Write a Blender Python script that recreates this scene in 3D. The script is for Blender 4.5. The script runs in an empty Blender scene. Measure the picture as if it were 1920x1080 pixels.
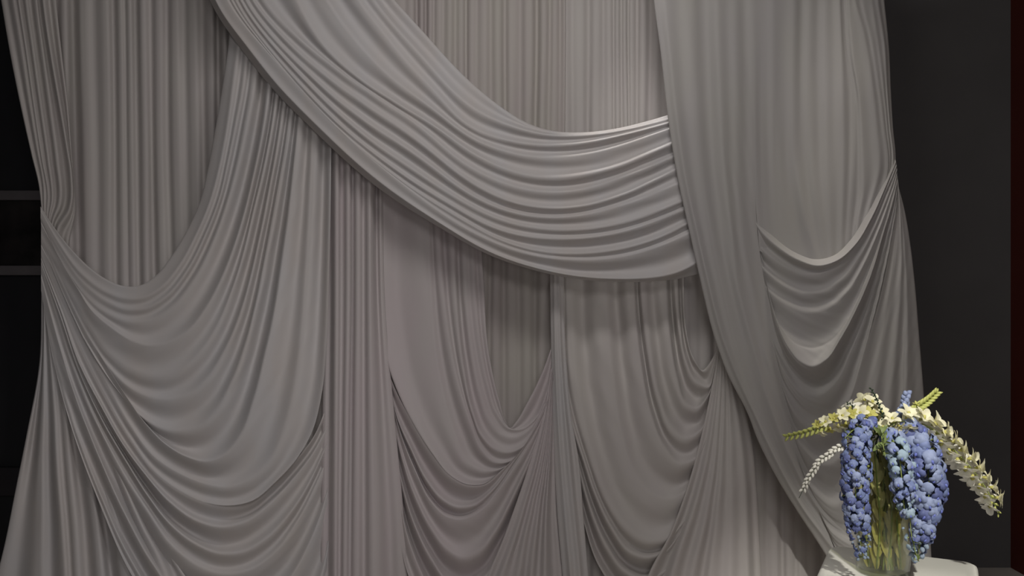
import bpy, math, random
import numpy as np
from mathutils import Vector, Matrix

SC = bpy.context.scene
COL = SC.collection
random.seed(7)
RNG = np.random.RandomState(11)

# ------------------------------------------------------------------ camera, world, lights, exposure
F = 1663.0            # focal length in pixels of the 1920 px wide frame
CAMZ = 1.75           # eye height
CURT = 5.0            # distance camera -> drapery plane
WALL = 5.55           # distance camera -> back wall
cam = bpy.data.cameras.new('camera'); cam.sensor_width = 36.0; cam.lens = 36.0 * F / 1920.0
cam.clip_start = 0.05
camo = bpy.data.objects.new('camera', cam); COL.objects.link(camo)
camo.location = (0, 0, CAMZ); camo.rotation_euler = (math.pi / 2, 0, 0)
SC.camera = camo

w = bpy.data.worlds.new('world'); SC.world = w; w.use_nodes = True
w.node_tree.nodes['Background'].inputs[0].default_value = (0.75, 0.8, 1.0, 1)
w.node_tree.nodes['Background'].inputs[1].default_value = 0.0

def area(name, loc, target, size, size_y, power, color):
    l = bpy.data.lights.new(name, 'AREA'); l.shape = 'RECTANGLE'; l.size = size; l.size_y = size_y
    l.energy = power; l.color = color
    o = bpy.data.objects.new(name, l); COL.objects.link(o); o.location = loc
    o.rotation_euler = (Vector(target) - Vector(loc)).to_track_quat('-Z', 'Y').to_euler()
    return o

def spot(name, loc, target, angle, blend, power, color, radius=0.06):
    l = bpy.data.lights.new(name, 'SPOT'); l.spot_size = math.radians(angle); l.spot_blend = blend
    l.energy = power; l.color = color; l.shadow_soft_size = radius
    o = bpy.data.objects.new(name, l); COL.objects.link(o); o.location = loc
    o.rotation_euler = (Vector(target) - Vector(loc)).to_track_quat('-Z', 'Y').to_euler()
    return o

# lamps of the hall: wide ceiling panels over the room, a washed row close to the drapery, two downlights; the low front fill and the left wash are added
area('ceiling_panel_light', (0.1, 2.9, 4.15), (-0.2, 4.8, 0.3), 1.6, 0.5, 35, (1.0, 0.96, 0.93))
area('ceiling_panel_light', (0.3, -1.2, 4.0), (-0.8, 5.0, 0.3), 1.6, 1.2, 54, (1.0, 0.96, 0.945))
area('low_front_fill', (0.5, -2.6, 1.5), (-1.6, 5.0, 0.3), 1.0, 1.6, 30, (1.0, 0.97, 0.97))  # added low fill from behind the camera, no actual window there
spot('lower_left_fill', (1.2, 0.6, 4.0), (-2.3, 5.0, -0.1), 40, 1.0, 180, (1.0, 0.96, 0.95), 0.25)  # added spot that brightens the lower left drapery from the right
spot('downlight', (1.70, 4.25, 4.1), (1.74, 4.60, 1.9), 28, 1.0, 125, (1.0, 0.94, 0.84), 0.22)
spot('downlight', (0.66, 4.70, 4.1), (0.66, 4.76, 0.6), 34, 0.9, 80, (1.0, 0.95, 0.9))
spot('downlight', (1.35, 0.5, 3.6), (1.56, 3.25, 0.98), 20, 0.9, 620, (1.0, 0.97, 0.90))

SC.cycles.transparent_max_bounces = 32
SC.view_settings.view_transform = 'Standard'
SC.view_settings.look = 'None'
SC.view_settings.exposure = 0.0
SC.view_settings.gamma = 1.0
SC.view_settings.use_curve_mapping = False

# ------------------------------------------------------------------ helpers
def P(px, py, Y):
    """a point seen at pixel (px,py) of the photograph that stands Y metres away"""
    return Vector(((px - 960) / F * Y, Y, CAMZ - (py - 540) / F * Y))

def tag(o, label=None, cat=None, group=None, kind=None):
    if label: o['label'] = label
    if cat: o['category'] = cat
    if group: o['group'] = group
    if kind: o['kind'] = kind
    return o

def empty(name, loc):
    o = bpy.data.objects.new(name, None); COL.objects.link(o); o.location = loc
    o.empty_display_size = 0.05
    return o

def mesh(name, verts, faces, mats, smooth=True, midx=None):
    me = bpy.data.meshes.new(name)
    me.from_pydata([tuple(v) for v in verts], [], [tuple(f) for f in faces])
    for m in (mats if isinstance(mats, (list, tuple)) else [mats]): me.materials.append(m)
    if smooth: me.polygons.foreach_set('use_smooth', [True] * len(me.polygons))
    if midx is not None: me.polygons.foreach_set('material_index', midx)
    me.update()
    return me

def link(name, me, parent=None, loc=(0, 0, 0), rot=None, scale=None):
    o = bpy.data.objects.new(name, me); COL.objects.link(o); o.parent = parent; o.location = loc
    if rot is not None: o.rotation_euler = rot
    if scale is not None: o.scale = scale if hasattr(scale, '__len__') else (scale,) * 3
    return o

def box_data(x0, x1, y0, y1, z0, z1):
    v = [(x, y, z) for z in (z0, z1) for y in (y0, y1) for x in (x0, x1)]
    f = [(0, 2, 3, 1), (4, 5, 7, 6), (0, 1, 5, 4), (2, 6, 7, 3), (0, 4, 6, 2), (1, 3, 7, 5)]
    return v, f

def box(name, x0, x1, y0, y1, z0, z1, mat, parent=None, loc=(0, 0, 0), bevel=0.0):
    v, f = box_data(x0, x1, y0, y1, z0, z1)
    o = link(name, mesh(name, v, f, mat, smooth=False), parent, loc)
    if bevel:
        b = o.modifiers.new('bevel', 'BEVEL'); b.width = bevel; b.segments = 3
        o.data.polygons.foreach_set('use_smooth', [True] * len(o.data.polygons))
    return o

def srgb(r, g, b):
    f = lambda c: (c / 255 / 12.92) if c / 255 <= 0.04045 else ((c / 255 + 0.055) / 1.055) ** 2.4
    return (f(r), f(g), f(b), 1.0)

def mat_plain(name, col, rough=0.6, spec=0.4, noise=0.06, scale=6.0, bump=0.0, bscale=60.0, trans=0.0, tcol=None, metallic=0.0):
    m = bpy.data.materials.new(name); m.use_nodes = True
    nt = m.node_tree; n = nt.nodes; b = n['Principled BSDF']; out = n['Material Output']
    tc = n.new('ShaderNodeTexCoord')
    nz = n.new('ShaderNodeTexNoise'); nz.inputs['Scale'].default_value = scale; nz.inputs['Detail'].default_value = 4
    nt.links.new(tc.outputs['Object'], nz.inputs['Vector'])
    rp = n.new('ShaderNodeValToRGB')
    lo = tuple(max(0, c * (1 - noise)) for c in col[:3]) + (1,)
    hi = tuple(min(1, c * (1 + noise)) for c in col[:3]) + (1,)
    rp.color_ramp.elements[0].color = lo; rp.color_ramp.elements[0].position = 0.3
    rp.color_ramp.elements[1].color = hi; rp.color_ramp.elements[1].position = 0.7
    nt.links.new(nz.outputs['Fac'], rp.inputs['Fac'])
    nt.links.new(rp.outputs['Color'], b.inputs['Base Color'])
    b.inputs['Roughness'].default_value = rough; b.inputs['Specular IOR Level'].default_value = spec
    b.inputs['Metallic'].default_value = metallic
    if bump:
        n2 = n.new('ShaderNodeTexNoise'); n2.inputs['Scale'].default_value = bscale; n2.inputs['Detail'].default_value = 3
        nt.links.new(tc.outputs['Object'], n2.inputs['Vector'])
        bp = n.new('ShaderNodeBump'); bp.inputs['Strength'].default_value = bump; bp.inputs['Distance'].default_value = 0.01
        nt.links.new(n2.outputs['Fac'], bp.inputs['Height']); nt.links.new(bp.outputs['Normal'], b.inputs['Normal'])
    if trans:
        t = n.new('ShaderNodeBsdfTranslucent'); t.inputs['Color'].default_value = tcol or col
        mx = n.new('ShaderNodeMixShader'); mx.inputs[0].default_value = trans
        nt.links.new(b.outputs[0], mx.inputs[1]); nt.links.new(t.outputs[0], mx.inputs[2])
        nt.links.new(mx.outputs[0], out.inputs['Surface'])
    return m

def mat_cloth(name, col, tint, trans=0.16):
    """stretch satin: two close tints drifting across the cloth, fine weave relief, soft sheen, a little light coming through"""
    m = bpy.data.materials.new(name); m.use_nodes = True
    nt = m.node_tree; n = nt.nodes; b = n['Principled BSDF']; out = n['Material Output']
    tc = n.new('ShaderNodeTexCoord')
    mp = n.new('ShaderNodeMapping'); mp.inputs['Scale'].default_value = (3.0, 3.0, 0.8)
    nt.links.new(tc.outputs['Object'], mp.inputs['Vector'])
    nz = n.new('ShaderNodeTexNoise'); nz.inputs['Scale'].default_value = 1.6; nz.inputs['Detail'].default_value = 3
    nt.links.new(mp.outputs['Vector'], nz.inputs['Vector'])
    rp = n.new('ShaderNodeValToRGB')
    rp.color_ramp.elements[0].color = col; rp.color_ramp.elements[0].position = 0.36
    rp.color_ramp.elements[1].color = tint; rp.color_ramp.elements[1].position = 0.64
    nt.links.new(nz.outputs['Fac'], rp.inputs['Fac'])
    nt.links.new(rp.outputs['Color'], b.inputs['Base Color'])
    b.inputs['Roughness'].default_value = 0.55; b.inputs['Specular IOR Level'].default_value = 0.25
    b.inputs['Sheen Weight'].default_value = 0.15; b.inputs['Sheen Roughness'].default_value = 0.5
    wv = n.new('ShaderNodeTexNoise'); wv.inputs['Scale'].default_value = 260; wv.inputs['Detail'].default_value = 2
    nt.links.new(tc.outputs['Object'], wv.inputs['Vector'])
    bp = n.new('ShaderNodeBump'); bp.inputs['Strength'].default_value = 0.06; bp.inputs['Distance'].default_value = 0.004
    nt.links.new(wv.outputs['Fac'], bp.inputs['Height']); nt.links.new(bp.outputs['Normal'], b.inputs['Normal'])
    t = n.new('ShaderNodeBsdfTranslucent'); nt.links.new(rp.outputs['Color'], t.inputs['Color'])
    mx = n.new('ShaderNodeMixShader'); mx.inputs[0].default_value = trans
    nt.links.new(b.outputs[0], mx.inputs[1]); nt.links.new(t.outputs[0], mx.inputs[2])
    nt.links.new(mx.outputs[0], out.inputs['Surface'])
    return m

CL_GREY = mat_cloth('ivory_satin', (0.60, 0.57, 0.545, 1), (0.585, 0.545, 0.535, 1))
CL_COOL = mat_cloth('cool_cast_satin', (0.59, 0.575, 0.58, 1), (0.60, 0.565, 0.55, 1))  # cool cast of the light put into the cloth colour
CL_PINK = mat_cloth('pink_cast_satin', (0.595, 0.535, 0.545, 1), (0.585, 0.545, 0.54, 1))  # pinkish light cast painted in as cloth colour
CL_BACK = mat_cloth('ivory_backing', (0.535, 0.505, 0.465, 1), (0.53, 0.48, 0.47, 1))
CL_SHEER = mat_cloth('ivory_sheer', (0.535, 0.52, 0.495, 1), (0.525, 0.505, 0.50, 1), trans=0.28)

# ------------------------------------------------------------------ the room
M_WALL = mat_plain('charcoal_wall_paint', (0.092, 0.088, 0.088, 1), 0.75, 0.25, 0.05, 3, 0.04, 40)
M_RED = mat_plain('oxblood_wall_paint', (0.075, 0.012, 0.007, 1), 0.6, 0.3, 0.08, 3, 0.04, 40)
M_FLOOR = mat_plain('grey_floor', (0.52, 0.48, 0.43, 1), 0.5, 0.4, 0.1, 5, 0.03, 30)
M_CEIL = mat_plain('dark_ceiling', (0.12, 0.12, 0.12, 1), 0.9, 0.2)
M_BLACK = mat_plain('black_wall_panel', (0.016, 0.016, 0.019, 1), 0.6, 0.25, 0.1, 3)
M_TRIM = mat_plain('dark_grey_trim', (0.11, 0.10, 0.105, 1), 0.5, 0.3, 0.1, 8)
M_PANE = mat_plain('dark_picture_glass', (0.006, 0.005, 0.007, 1), 0.25, 0.3, 0.5, 5)
M_PICT = mat_plain('dark_print', (0.012, 0.010, 0.010, 1), 0.5, 0.3, 0.9, 6)
XR = (1895 - 960) / F * WALL; XL = -4.6; YB = -3.0; H = 4.2
XS = -2.2
tag(box('floor', XL, XR, YB, WALL, -0.05, 0.0, M_FLOOR), 'grey floor at the foot of the charcoal wall', 'floor', kind='structure')
tag(box('ceiling', XL, XR, YB, WALL, H, H + 0.05, M_CEIL), 'dark ceiling above the frame', 'ceiling', kind='structure')
tag(box('wall_back', XS, XR + 0.1, WALL, WALL + 0.1, 0, H, M_WALL), 'charcoal wall behind the drapery and flowers', 'wall', kind='structure')
tag(box('wall_back_black', XL, XS, WALL, WALL + 0.1, 0, H, M_BLACK), 'black wall at the left behind the drapery', 'wall', kind='structure')
tag(box('wall_right', XR, XR + 0.1, YB, WALL, 0, H, M_RED), 'dark red side wall at the right edge', 'wall', kind='structure')
tag(box('wall_left', XL - 0.1, XL, YB, WALL, 0, H, M_BLACK), 'black side wall outside the frame', 'wall', kind='structure')
tag(box('wall_front', XL, XR, YB - 0.1, YB, 0, H, M_WALL), 'charcoal wall behind the camera', 'wall', kind='structure')
# dark rail low on the black wall
zt, zb = P(0, 876, WALL - 0.03).z, P(0, 930, WALL - 0.03).z
tag(box('trim_1', XL, XS, WALL - 0.035, WALL, zb, zt, mat_plain('dark_rail', (0.022, 0.019, 0.023, 1), 0.5, 0.3), bevel=0.008),
    'dark rail running low along the black wall', 'trim', kind='structure')
# wide framed picture on the black wall, mostly hidden by the drapery
def picture():
    Yf = WALL - 0.04
    a, b_ = P(-170, 357, Yf), P(150, 516, Yf)
    x0, x1, zt, zb = a.x, b_.x, a.z, b_.z
    r = tag(empty('framed_picture', ((x0 + x1) / 2, WALL, zb)),
            'wide dark picture in a grey frame hanging on the black wall at left', 'picture')
    cx, cy, cz = r.location
    L = lambda *a: (a[0] - cx, a[1] - cx, a[2] - cy, a[3] - cy, a[4] - cz, a[5] - cz)
    t = 18.0 / F * Yf
    o = Yf
    box('frame_rail', *L(x0, x1, o, WALL - 0.001, zt - t, zt), M_TRIM, r, bevel=0.004)
    box('frame_rail', *L(x0, x1, o, WALL - 0.001, zb, zb + t), M_TRIM, r, bevel=0.004)
    box('frame_stile', *L(x0, x0 + t, o, WALL - 0.001, zb + t, zt - t), M_TRIM, r, bevel=0.004)
    box('frame_stile', *L(x1 - t, x1, o, WALL - 0.001, zb + t, zt - t), M_TRIM, r, bevel=0.004)
    box('print', *L(x0 + t, x1 - t, WALL - 0.012, WALL - 0.001, zb + t, zt - t), M_PICT, r)
picture()

# ------------------------------------------------------------------ drapery builder
def smooth_curve(pts, n):
    p = np.array(pts, float)
    seg = np.linalg.norm(np.diff(p[:, :2], axis=0), axis=1); seg = np.maximum(seg, 1e-3)
    t = np.concatenate([[0], np.cumsum(seg)])
    m = np.zeros_like(p)
    d = np.diff(p, axis=0) / seg[:, None]
    m[0], m[-1] = d[0], d[-1]
    for i in range(1, len(p) - 1):
        m[i] = (d[i - 1] * seg[i] + d[i] * seg[i - 1]) / (seg[i] + seg[i - 1])
    tt = np.linspace(0, t[-1], 400); out = np.zeros((400, p.shape[1]))
    k = np.clip(np.searchsorted(t, tt, side='right') - 1, 0, len(seg) - 1)
    h = seg[k]; s = ((tt - t[k]) / h)[:, None]; hh = h[:, None]
    out = ((2 * s**3 - 3 * s**2 + 1) * p[k] + (s**3 - 2 * s**2 + s) * hh * m[k]
           + (-2 * s**3 + 3 * s**2) * p[k + 1] + (s**3 - s**2) * hh * m[k + 1])
    a = np.concatenate([[0], np.cumsum(np.linalg.norm(np.diff(out[:, :2], axis=0), axis=1))])
    u = np.linspace(0, a[-1], n)
    return np.stack([np.interp(u, a, out[:, j]) for j in range(out.shape[1])], axis=1)

def loft(curves, nv=120, ratio=0.34, vmax=0.055, q=0.9, skew=0.0, bulge=0.0, fine=0.0015, hem=(True, True),
         seed=1, jitter=1.0, wave=22.0, soft=0):
    """curves: fold crests, each (points, depth) with points on the photograph's grid and depth = metres in front of the
    drapery plane (number, or list spread along the crest).  Cloth sinks into a valley between neighbouring crests."""
    rs = np.random.RandomState(seed)
    R = []
    W = [c[2] if len(c) > 2 else None for c in curves]
    for pts, dep in (c[:2] for c in curves):
        xy = smooth_curve(pts, nv)
        for _ in range(soft):
            xy[1:-1] = 0.25 * xy[:-2] + 0.5 * xy[1:-1] + 0.25 * xy[2:]
        v = np.linspace(0, 1, nv)
        if dep is None:
            d = xy[:, 2]; xy = xy[:, :2]
        elif hasattr(dep, '__len__'):
            d = np.interp(v, np.linspace(0, 1, len(dep)), dep)
            kk = max(3, nv // (2 * len(dep))) | 1
            pad = np.pad(d, kk // 2, mode='edge'); d = np.convolve(pad, np.ones(kk) / kk, 'valid')
        else:
            d = np.full(nv, float(dep))
        d = d + bulge * np.sin(np.pi * v)
        R.append(np.column_stack([xy, d]))
    R = np.array(R); K = len(R)
    qv = np.interp(np.linspace(0, 1, nv), np.linspace(0, 1, len(q)), q) if hasattr(q, '__len__') else q
    rows = []; ucoord = []; uacc = 0.0
    for k in range(K - 1):
        A, B = R[k], R[k + 1]
        A0 = R[k - 1] if k > 0 else 2 * A - B
        B1 = R[k + 2] if k < K - 2 else 2 * B - A
        gap = np.linalg.norm(B[:, :2] - A[:, :2], axis=1)
        kern = np.ones(9) / 9
        gsm = np.convolve(np.pad(gap, 4, mode='edge'), kern, 'valid')
        M = int(np.clip(gap.max() / 3.2, 6, 30))
        wk = W[k] if W[k] is not None else (1 - jitter / 2 + jitter * rs.rand())
        if hasattr(wk, '__len__'): wk = np.interp(np.linspace(0, 1, nv), np.linspace(0, 1, len(wk)), wk)
        V = np.minimum(ratio * gsm * CURT / F, vmax) * wk
        wob = 1 + 0.3 * np.sin(np.linspace(0, 1, nv) * rs.uniform(3, 9) + rs.uniform(0, 6))
        V = V * wob
        for i in range(M if k < K - 2 else M + 1):
            t = i / M
            # gentle across-curve spline for the outline positions
            mA, mB = 0.5 * (B - A0), 0.5 * (B1 - A)
            lin = A + (B - A) * t
            h = (2*t**3-3*t**2+1) * A + (t**3-2*t**2+t) * mA + (-2*t**3+3*t**2) * B + (t**3-t**2) * mB
            X = 0.6 * lin + 0.4 * h
            tp = t + skew * t * (1 - t)
            prof = ((1 - math.cos(2 * math.pi * tp)) / 2) ** qv
            X[:, 2] = lin[:, 2] - V * prof
            rows.append(X); ucoord.append(uacc + t * gap)
        uacc = uacc + gap
    G = np.array(rows); U = np.array(ucoord)          # (nu, nv, 3)
    nu = len(G)
    vv = np.linspace(0, 1, nv)[None, :]
    if fine:
        for j in range(4):
            wl = wave * rs.uniform(0.6, 1.8); ph = rs.uniform(0, 6.28)
            env = 0.5 + 0.5 * np.sin(vv * rs.uniform(4, 10) + U / (wl * 4.3) + rs.uniform(0, 6))
            G[:, :, 2] += fine * env * np.sin(2 * np.pi * U / wl + ph + 1.3 * np.sin(vv * rs.uniform(1, 4) + ph))
    def curl(edge, inner):
        e = G[edge].copy(); dirn = (G[inner] - e)[:, :2]
        ln = np.linalg.norm(dirn, axis=1, keepdims=True); dirn = dirn / np.maximum(ln, 1e-6)
        out = []
        for dd, ins in ((0.006, -1.2), (0.016, -0.8), (0.028, 2.0), (0.04, 8.0)):
            c = e.copy(); c[:, 2] -= dd; c[:, :2] += dirn * ins; out.append(c)
        return out
    if hem[0]: G = np.concatenate([np.array(curl(0, 2))[::-1], G])
    if hem[1]: G = np.concatenate([G, np.array(curl(-1, -3))])
    Y = CURT - G[:, :, 2]
    X = (G[:, :, 0] - 960) / F * Y
    Z = CAMZ - (G[:, :, 1] - 540) / F * Y
    Z = np.clip(Z, 0.004, 3.95)
    nu, nv = Y.shape
    V3 = np.stack([X, Y, Z], axis=2).reshape(-1, 3)
    idx = np.arange(nu * nv).reshape(nu, nv)
    Fq = np.stack([idx[:-1, :-1], idx[:-1, 1:], idx[1:, 1:], idx[1:, :-1]], axis=2).reshape(-1, 4)
    return V3, Fq

def drape(name, grids, mat, label, cat, group=None):
    """one hanging cloth (one or more joined sheets of the same fabric) as one object, origin at its foot"""
    vs, fs, off = [], [], 0
    for V3, Fq in grids:
        vs.append(V3); fs.append(Fq + off); off += len(V3)
    v = np.concatenate(vs); f = np.concatenate(fs)
    base = np.array([v[:, 0].mean(), v[:, 1].mean(), v[:, 2].min()])
    o = link(name, mesh(name, (v - base).tolist(), f.tolist(), mat), None, tuple(base))
    return tag(o, label, cat, group)

def T(s, ox, oy, *pts):      # points read from an enlarged crop: offset + p / s
    return [(ox + x / s, oy + y / s) for x, y in pts]
def c1(*p): return T(2, 0, 0, *p)
def c2(*p): return T(2, 0, 540, *p)
def c3(*p): return T(2, 400, 0, *p)
def c4(*p): return T(2, 400, 540, *p)
def c5(*p): return T(2, 860, 0, *p)
def c6(*p): return T(2, 860, 540, *p)
def c7(*p): return T(2, 1220, 0, *p)
def c8(*p): return T(2, 1220, 540, *p)
def cr(*p): return T(2.25, 1380, 260, *p)

TOP, BOT = -150, 1121

def pleats(valleys, y0, y1, drift, d, seed, ratio=0.5, q=1.8, vmax=0.035, fine=0.002, deep=(), extra=0.03):
    """a pleated curtain from the x positions of its pleat grooves (at y0); drift = x shift from y0 to y1"""
    rs = np.random.RandomState(seed)
    cs = []
    for a, b in zip(valleys[:-1], valleys[1:]):
        m = (a + b) / 2; k = drift(m) if callable(drift) else drift
        pts = []
        for j in range(7):
            s = j / 6
            pts.append((m + k * s + rs.uniform(-1, 1) * min(2.5, (b - a) * 0.12) * (j > 0), y0 + (y1 - y0) * s))
        cs.append((pts, d + rs.uniform(-0.006, 0.006), float(rs.choice([0.35, 0.6, 0.8, 1.0, 1.5]))))
    return loft(cs, nv=60, ratio=ratio, q=q, vmax=vmax, fine=fine, seed=seed, jitter=0.9, wave=12)

# ------------------------------------------------------------------ back curtains (pleated widths hung side by side)
def jit(a, b, step, rs):
    xs = [a]
    while xs[-1] < b: xs.append(xs[-1] + step * rs.uniform(0.6, 1.4))
    return xs
rs0 = np.random.RandomState(5)
left_v = [60, 82, 104, 130, 174, 214, 229, 248, 282, 309, 346, 376, 410] + jit(430, 700, 24, rs0)
drape('pleated_curtain', [pleats(left_v, TOP, BOT, lambda x: 30 * (1 - x / 700), 0.0, 3, ratio=0.7, vmax=0.045, q=1.9, fine=0.0005)], CL_GREY,
      'ivory pleated back curtain seen above the scoop of the large left swag', 'curtain', 'back curtains')
mid_v = [700, 733, 758, 783, 797, 815, 829, 858, 874, 893, 922, 947, 974, 1008, 1030, 1051, 1066]
low_mid = drape('pleated_curtain', [pleats(mid_v, TOP, BOT, -4, -0.01, 4, ratio=0.8, q=2.2, vmax=0.03, fine=0.0006)], CL_BACK,
      'finely pleated back curtain hanging left of centre above and below the diagonal swag', 'curtain', 'back curtains')
right_v = [1030, 1051, 1068, 1106, 1131, 1152, 1166, 1179, 1192, 1216, 1243] + jit(1264, 1630, 26, rs0)
drape('pleated_curtain', [pleats(right_v, TOP, BOT, 0, -0.022, 5, ratio=0.5, q=2.2, vmax=0.022, fine=0.0006)], CL_GREY,
      'finely pleated back curtain between the diagonal swag rim and the right drape', 'curtain', 'back curtains')
# ------------------------------------------------------------------ left: gathered side panel pulled to the tie point
side = [
    ([(-22, TOP), (3, 0), (20, 100), (40, 200), (60, 290), (74, 350), (78, 388)], [0.07, 0.08, 0.10, 0.125]),
    ([(5, TOP), (25, 0), (40, 90), (55, 190), (70, 280), (82, 350), (83, 392)], [0.09, 0.10, 0.11, 0.13]),
    ([(18, TOP), (35, 0), (50, 100), (64, 200), (79, 300), (90, 370), (88, 400)], [0.09, 0.10, 0.11, 0.13]),
    ([(35, TOP), (48, 0), (62, 100), (76, 200), (90, 300), (97, 378), (92, 408)], [0.09, 0.10, 0.11, 0.13]),
    ([(60, TOP), (66, 0), (80, 110), (94, 210), (106, 300), (110, 385), (98, 418)], [0.09, 0.10, 0.11, 0.13]),
    ([(72, TOP), (81, 0), (97, 110), (113, 200), (126, 275), (134, 325), (130, 395), (108, 432)], [0.10, 0.12, 0.135, 0.13, 0.12]),
    ([(94, TOP), (104, 0), (116, 110), (127, 200), (133, 275), (137, 326), (140, 400), (128, 460)], [0.06, 0.08, 0.10, 0.09, 0.06]),
]
side = [(p + [(p[-1][0] + 3, p[-1][1] + 34)], d + [d[-1] - 0.03]) for p, d in side]
drape('side_curtain', [loft(side, nv=90, ratio=0.7, q=1.7, vmax=0.035, seed=9, fine=0.0005)], CL_GREY,
      'narrow gathered ivory curtain drawn in to the tie at the left edge', 'curtain')

# ------------------------------------------------------------------ left: large swag with cowl folds
B = []
def bs(pts, d): B.append((pts, d))
bs([(76, 388), (100, 425), (130, 464), (165, 500), (200, 525), (230, 537), (260, 537), (290, 520), (320, 484), (350, 435), (375, 380), (390, 320), (405, 240), (420, 150), (430, 80), (432, TOP)], [0.12, 0.19, 0.20, 0.15, 0.12])
bs([(76, 396), (110, 455), (150, 510), (195, 545), (230, 558), (265, 558), (300, 540), (335, 500), (368, 440), (395, 375), (412, 310), (425, 240), (436, 160), (446, 80), (450, TOP)], [0.12, 0.20, 0.21, 0.16, 0.12])
bs([(76, 402), (112, 470), (155, 530), (200, 565), (235, 579), (272, 577), (310, 556), (350, 508), (385, 440), (412, 370), (428, 300), (442, 230), (455, 160), (462, 80), (466, TOP)], [0.12, 0.20, 0.22, 0.16, 0.12])
bs([(76, 408), (112, 485), (160, 552), (205, 588), (242, 602), (280, 600), (320, 576), (365, 520), (402, 445), (428, 370), (446, 300), (460, 230), (472, 160), (478, 80), (482, TOP)], [0.12, 0.21, 0.23, 0.17, 0.12])
bs([(77, 420), (115, 490), (145, 540), (170, 580), (210, 615), (250, 640), (282, 648), (320, 640), (355, 618), (385, 580), (412, 530), (440, 460), (460, 395), (478, 320), (492, 250), (502, 180), (508, 100), (512, TOP)], [0.12, 0.22, 0.25, 0.18, 0.12])
bs([(77, 432), (118, 520), (160, 600), (200, 660), (240, 692), (275, 705), (305, 706), (340, 692), (375, 660), (408, 610), (435, 545), (458, 470), (476, 395), (494, 320), (508, 250), (518, 180), (524, TOP)], [0.12, 0.22, 0.25, 0.18, 0.12])
bs([(77, 442), (120, 540), (165, 630), (205, 690), (245, 728), (285, 746), (320, 749), (355, 738), (388, 710), (420, 660), (448, 595), (470, 520), (488, 440), (506, 350), (522, 260), (532, 190), (538, TOP)], [0.12, 0.22, 0.25, 0.18, 0.12])
bs([(77, 452), (122, 560), (168, 655), (215, 725), (260, 776), (300, 802), (340, 808), (375, 798), (405, 770), (435, 715), (462, 640), (482, 560), (500, 470), (518, 375), (535, 280), (546, 200), (552, TOP)], [0.12, 0.22, 0.26, 0.18, 0.12])
bs([(77, 462), (125, 550), (160, 620), (200, 685), (235, 740), (270, 790), (310, 832), (350, 856), (385, 865), (422, 852), (452, 815), (476, 750), (496, 670), (514, 590), (528, 500), (542, 400), (554, 290), (562, 215), (568, TOP)], [0.12, 0.23, 0.27, 0.19, 0.12])
bs([(77, 470), (120, 565), (155, 635), (200, 722), (245, 800), (290, 858), (340, 890), (385, 908), (425, 914), (468, 900), (505, 868), (532, 810), (552, 730), (565, 640), (573, 540), (580, 430), (585, 320), (588, 240), (590, TOP)], [0.12, 0.22, 0.26, 0.19, 0.11])
bs([(77, 478), (118, 575), (150, 650), (198, 745), (245, 825), (290, 885), (340, 922), (385, 942), (430, 948), (475, 938), (515, 905), (555, 862), (585, 810), (603, 740), (612, 640), (616, 540), (619, 430), (621, 300), (621, TOP)], [0.12, 0.22, 0.26, 0.17, 0.10])
Bl = []
def bl(pts, d=(0.12, 0.21, 0.26, 0.22, 0.11)): Bl.append((pts, list(d)))
bl([(77, 478), (118, 575), (150, 650), (198, 745), (245, 825), (290, 885), (340, 922), (385, 942), (430, 948), (475, 938), (515, 905), (555, 862), (590, 815), (613, 760)], (0.12, 0.215, 0.255, 0.21, 0.10))
bl([(77, 486), (115, 585), (148, 680), (190, 762), (230, 832), (270, 886), (320, 942), (370, 976), (415, 987), (462, 976), (505, 945), (550, 898), (590, 845), (614, 800)])
bl([(77, 494), (112, 590), (146, 690), (190, 785), (235, 862), (278, 930), (322, 985), (365, 1018), (412, 1037), (455, 1034), (500, 1008), (545, 960), (585, 895), (614, 830)])
bl([(77, 502), (110, 600), (144, 705), (185, 800), (230, 885), (275, 955), (322, 1022), (370, 1060), (418, 1076), (468, 1068), (512, 1038), (553, 985), (590, 915), (614, 860)])
bl([(77, 510), (108, 615), (142, 720), (185, 825), (232, 925), (280, 1010), (330, 1075), (380, 1106), (430, 1114), (480, 1104), (525, 1065), (565, 1005), (595, 940), (614, 890)])
bl([(77, 520), (106, 630), (140, 740), (185, 855), (235, 965), (285, 1055), (335, 1118), (385, 1145), (435, 1150), (490, 1135), (540, 1090), (575, 1030), (600, 970), (614, 920)])
bl([(77, 530), (104, 650), (138, 765), (185, 885), (240, 1005), (295, 1100), (345, 1150), (395, 1180), (445, 1190), (505, 1172), (552, 1120), (585, 1060), (604, 1010), (615, 960)])
bl([(77, 540), (102, 670), (136, 790), (185, 920), (245, 1050), (305, 1140), (360, 1190), (410, 1215), (460, 1225), (520, 1210), (565, 1160), (592, 1110), (608, 1060), (617, 1010)])
bl([(77, 545), (101, 680), (135, 805), (185, 940), (245, 1075), (310, 1170), (365, 1220), (415, 1245), (470, 1255), (530, 1240), (575, 1200), (600, 1160), (612, 1120), (620, 1070)])
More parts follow.
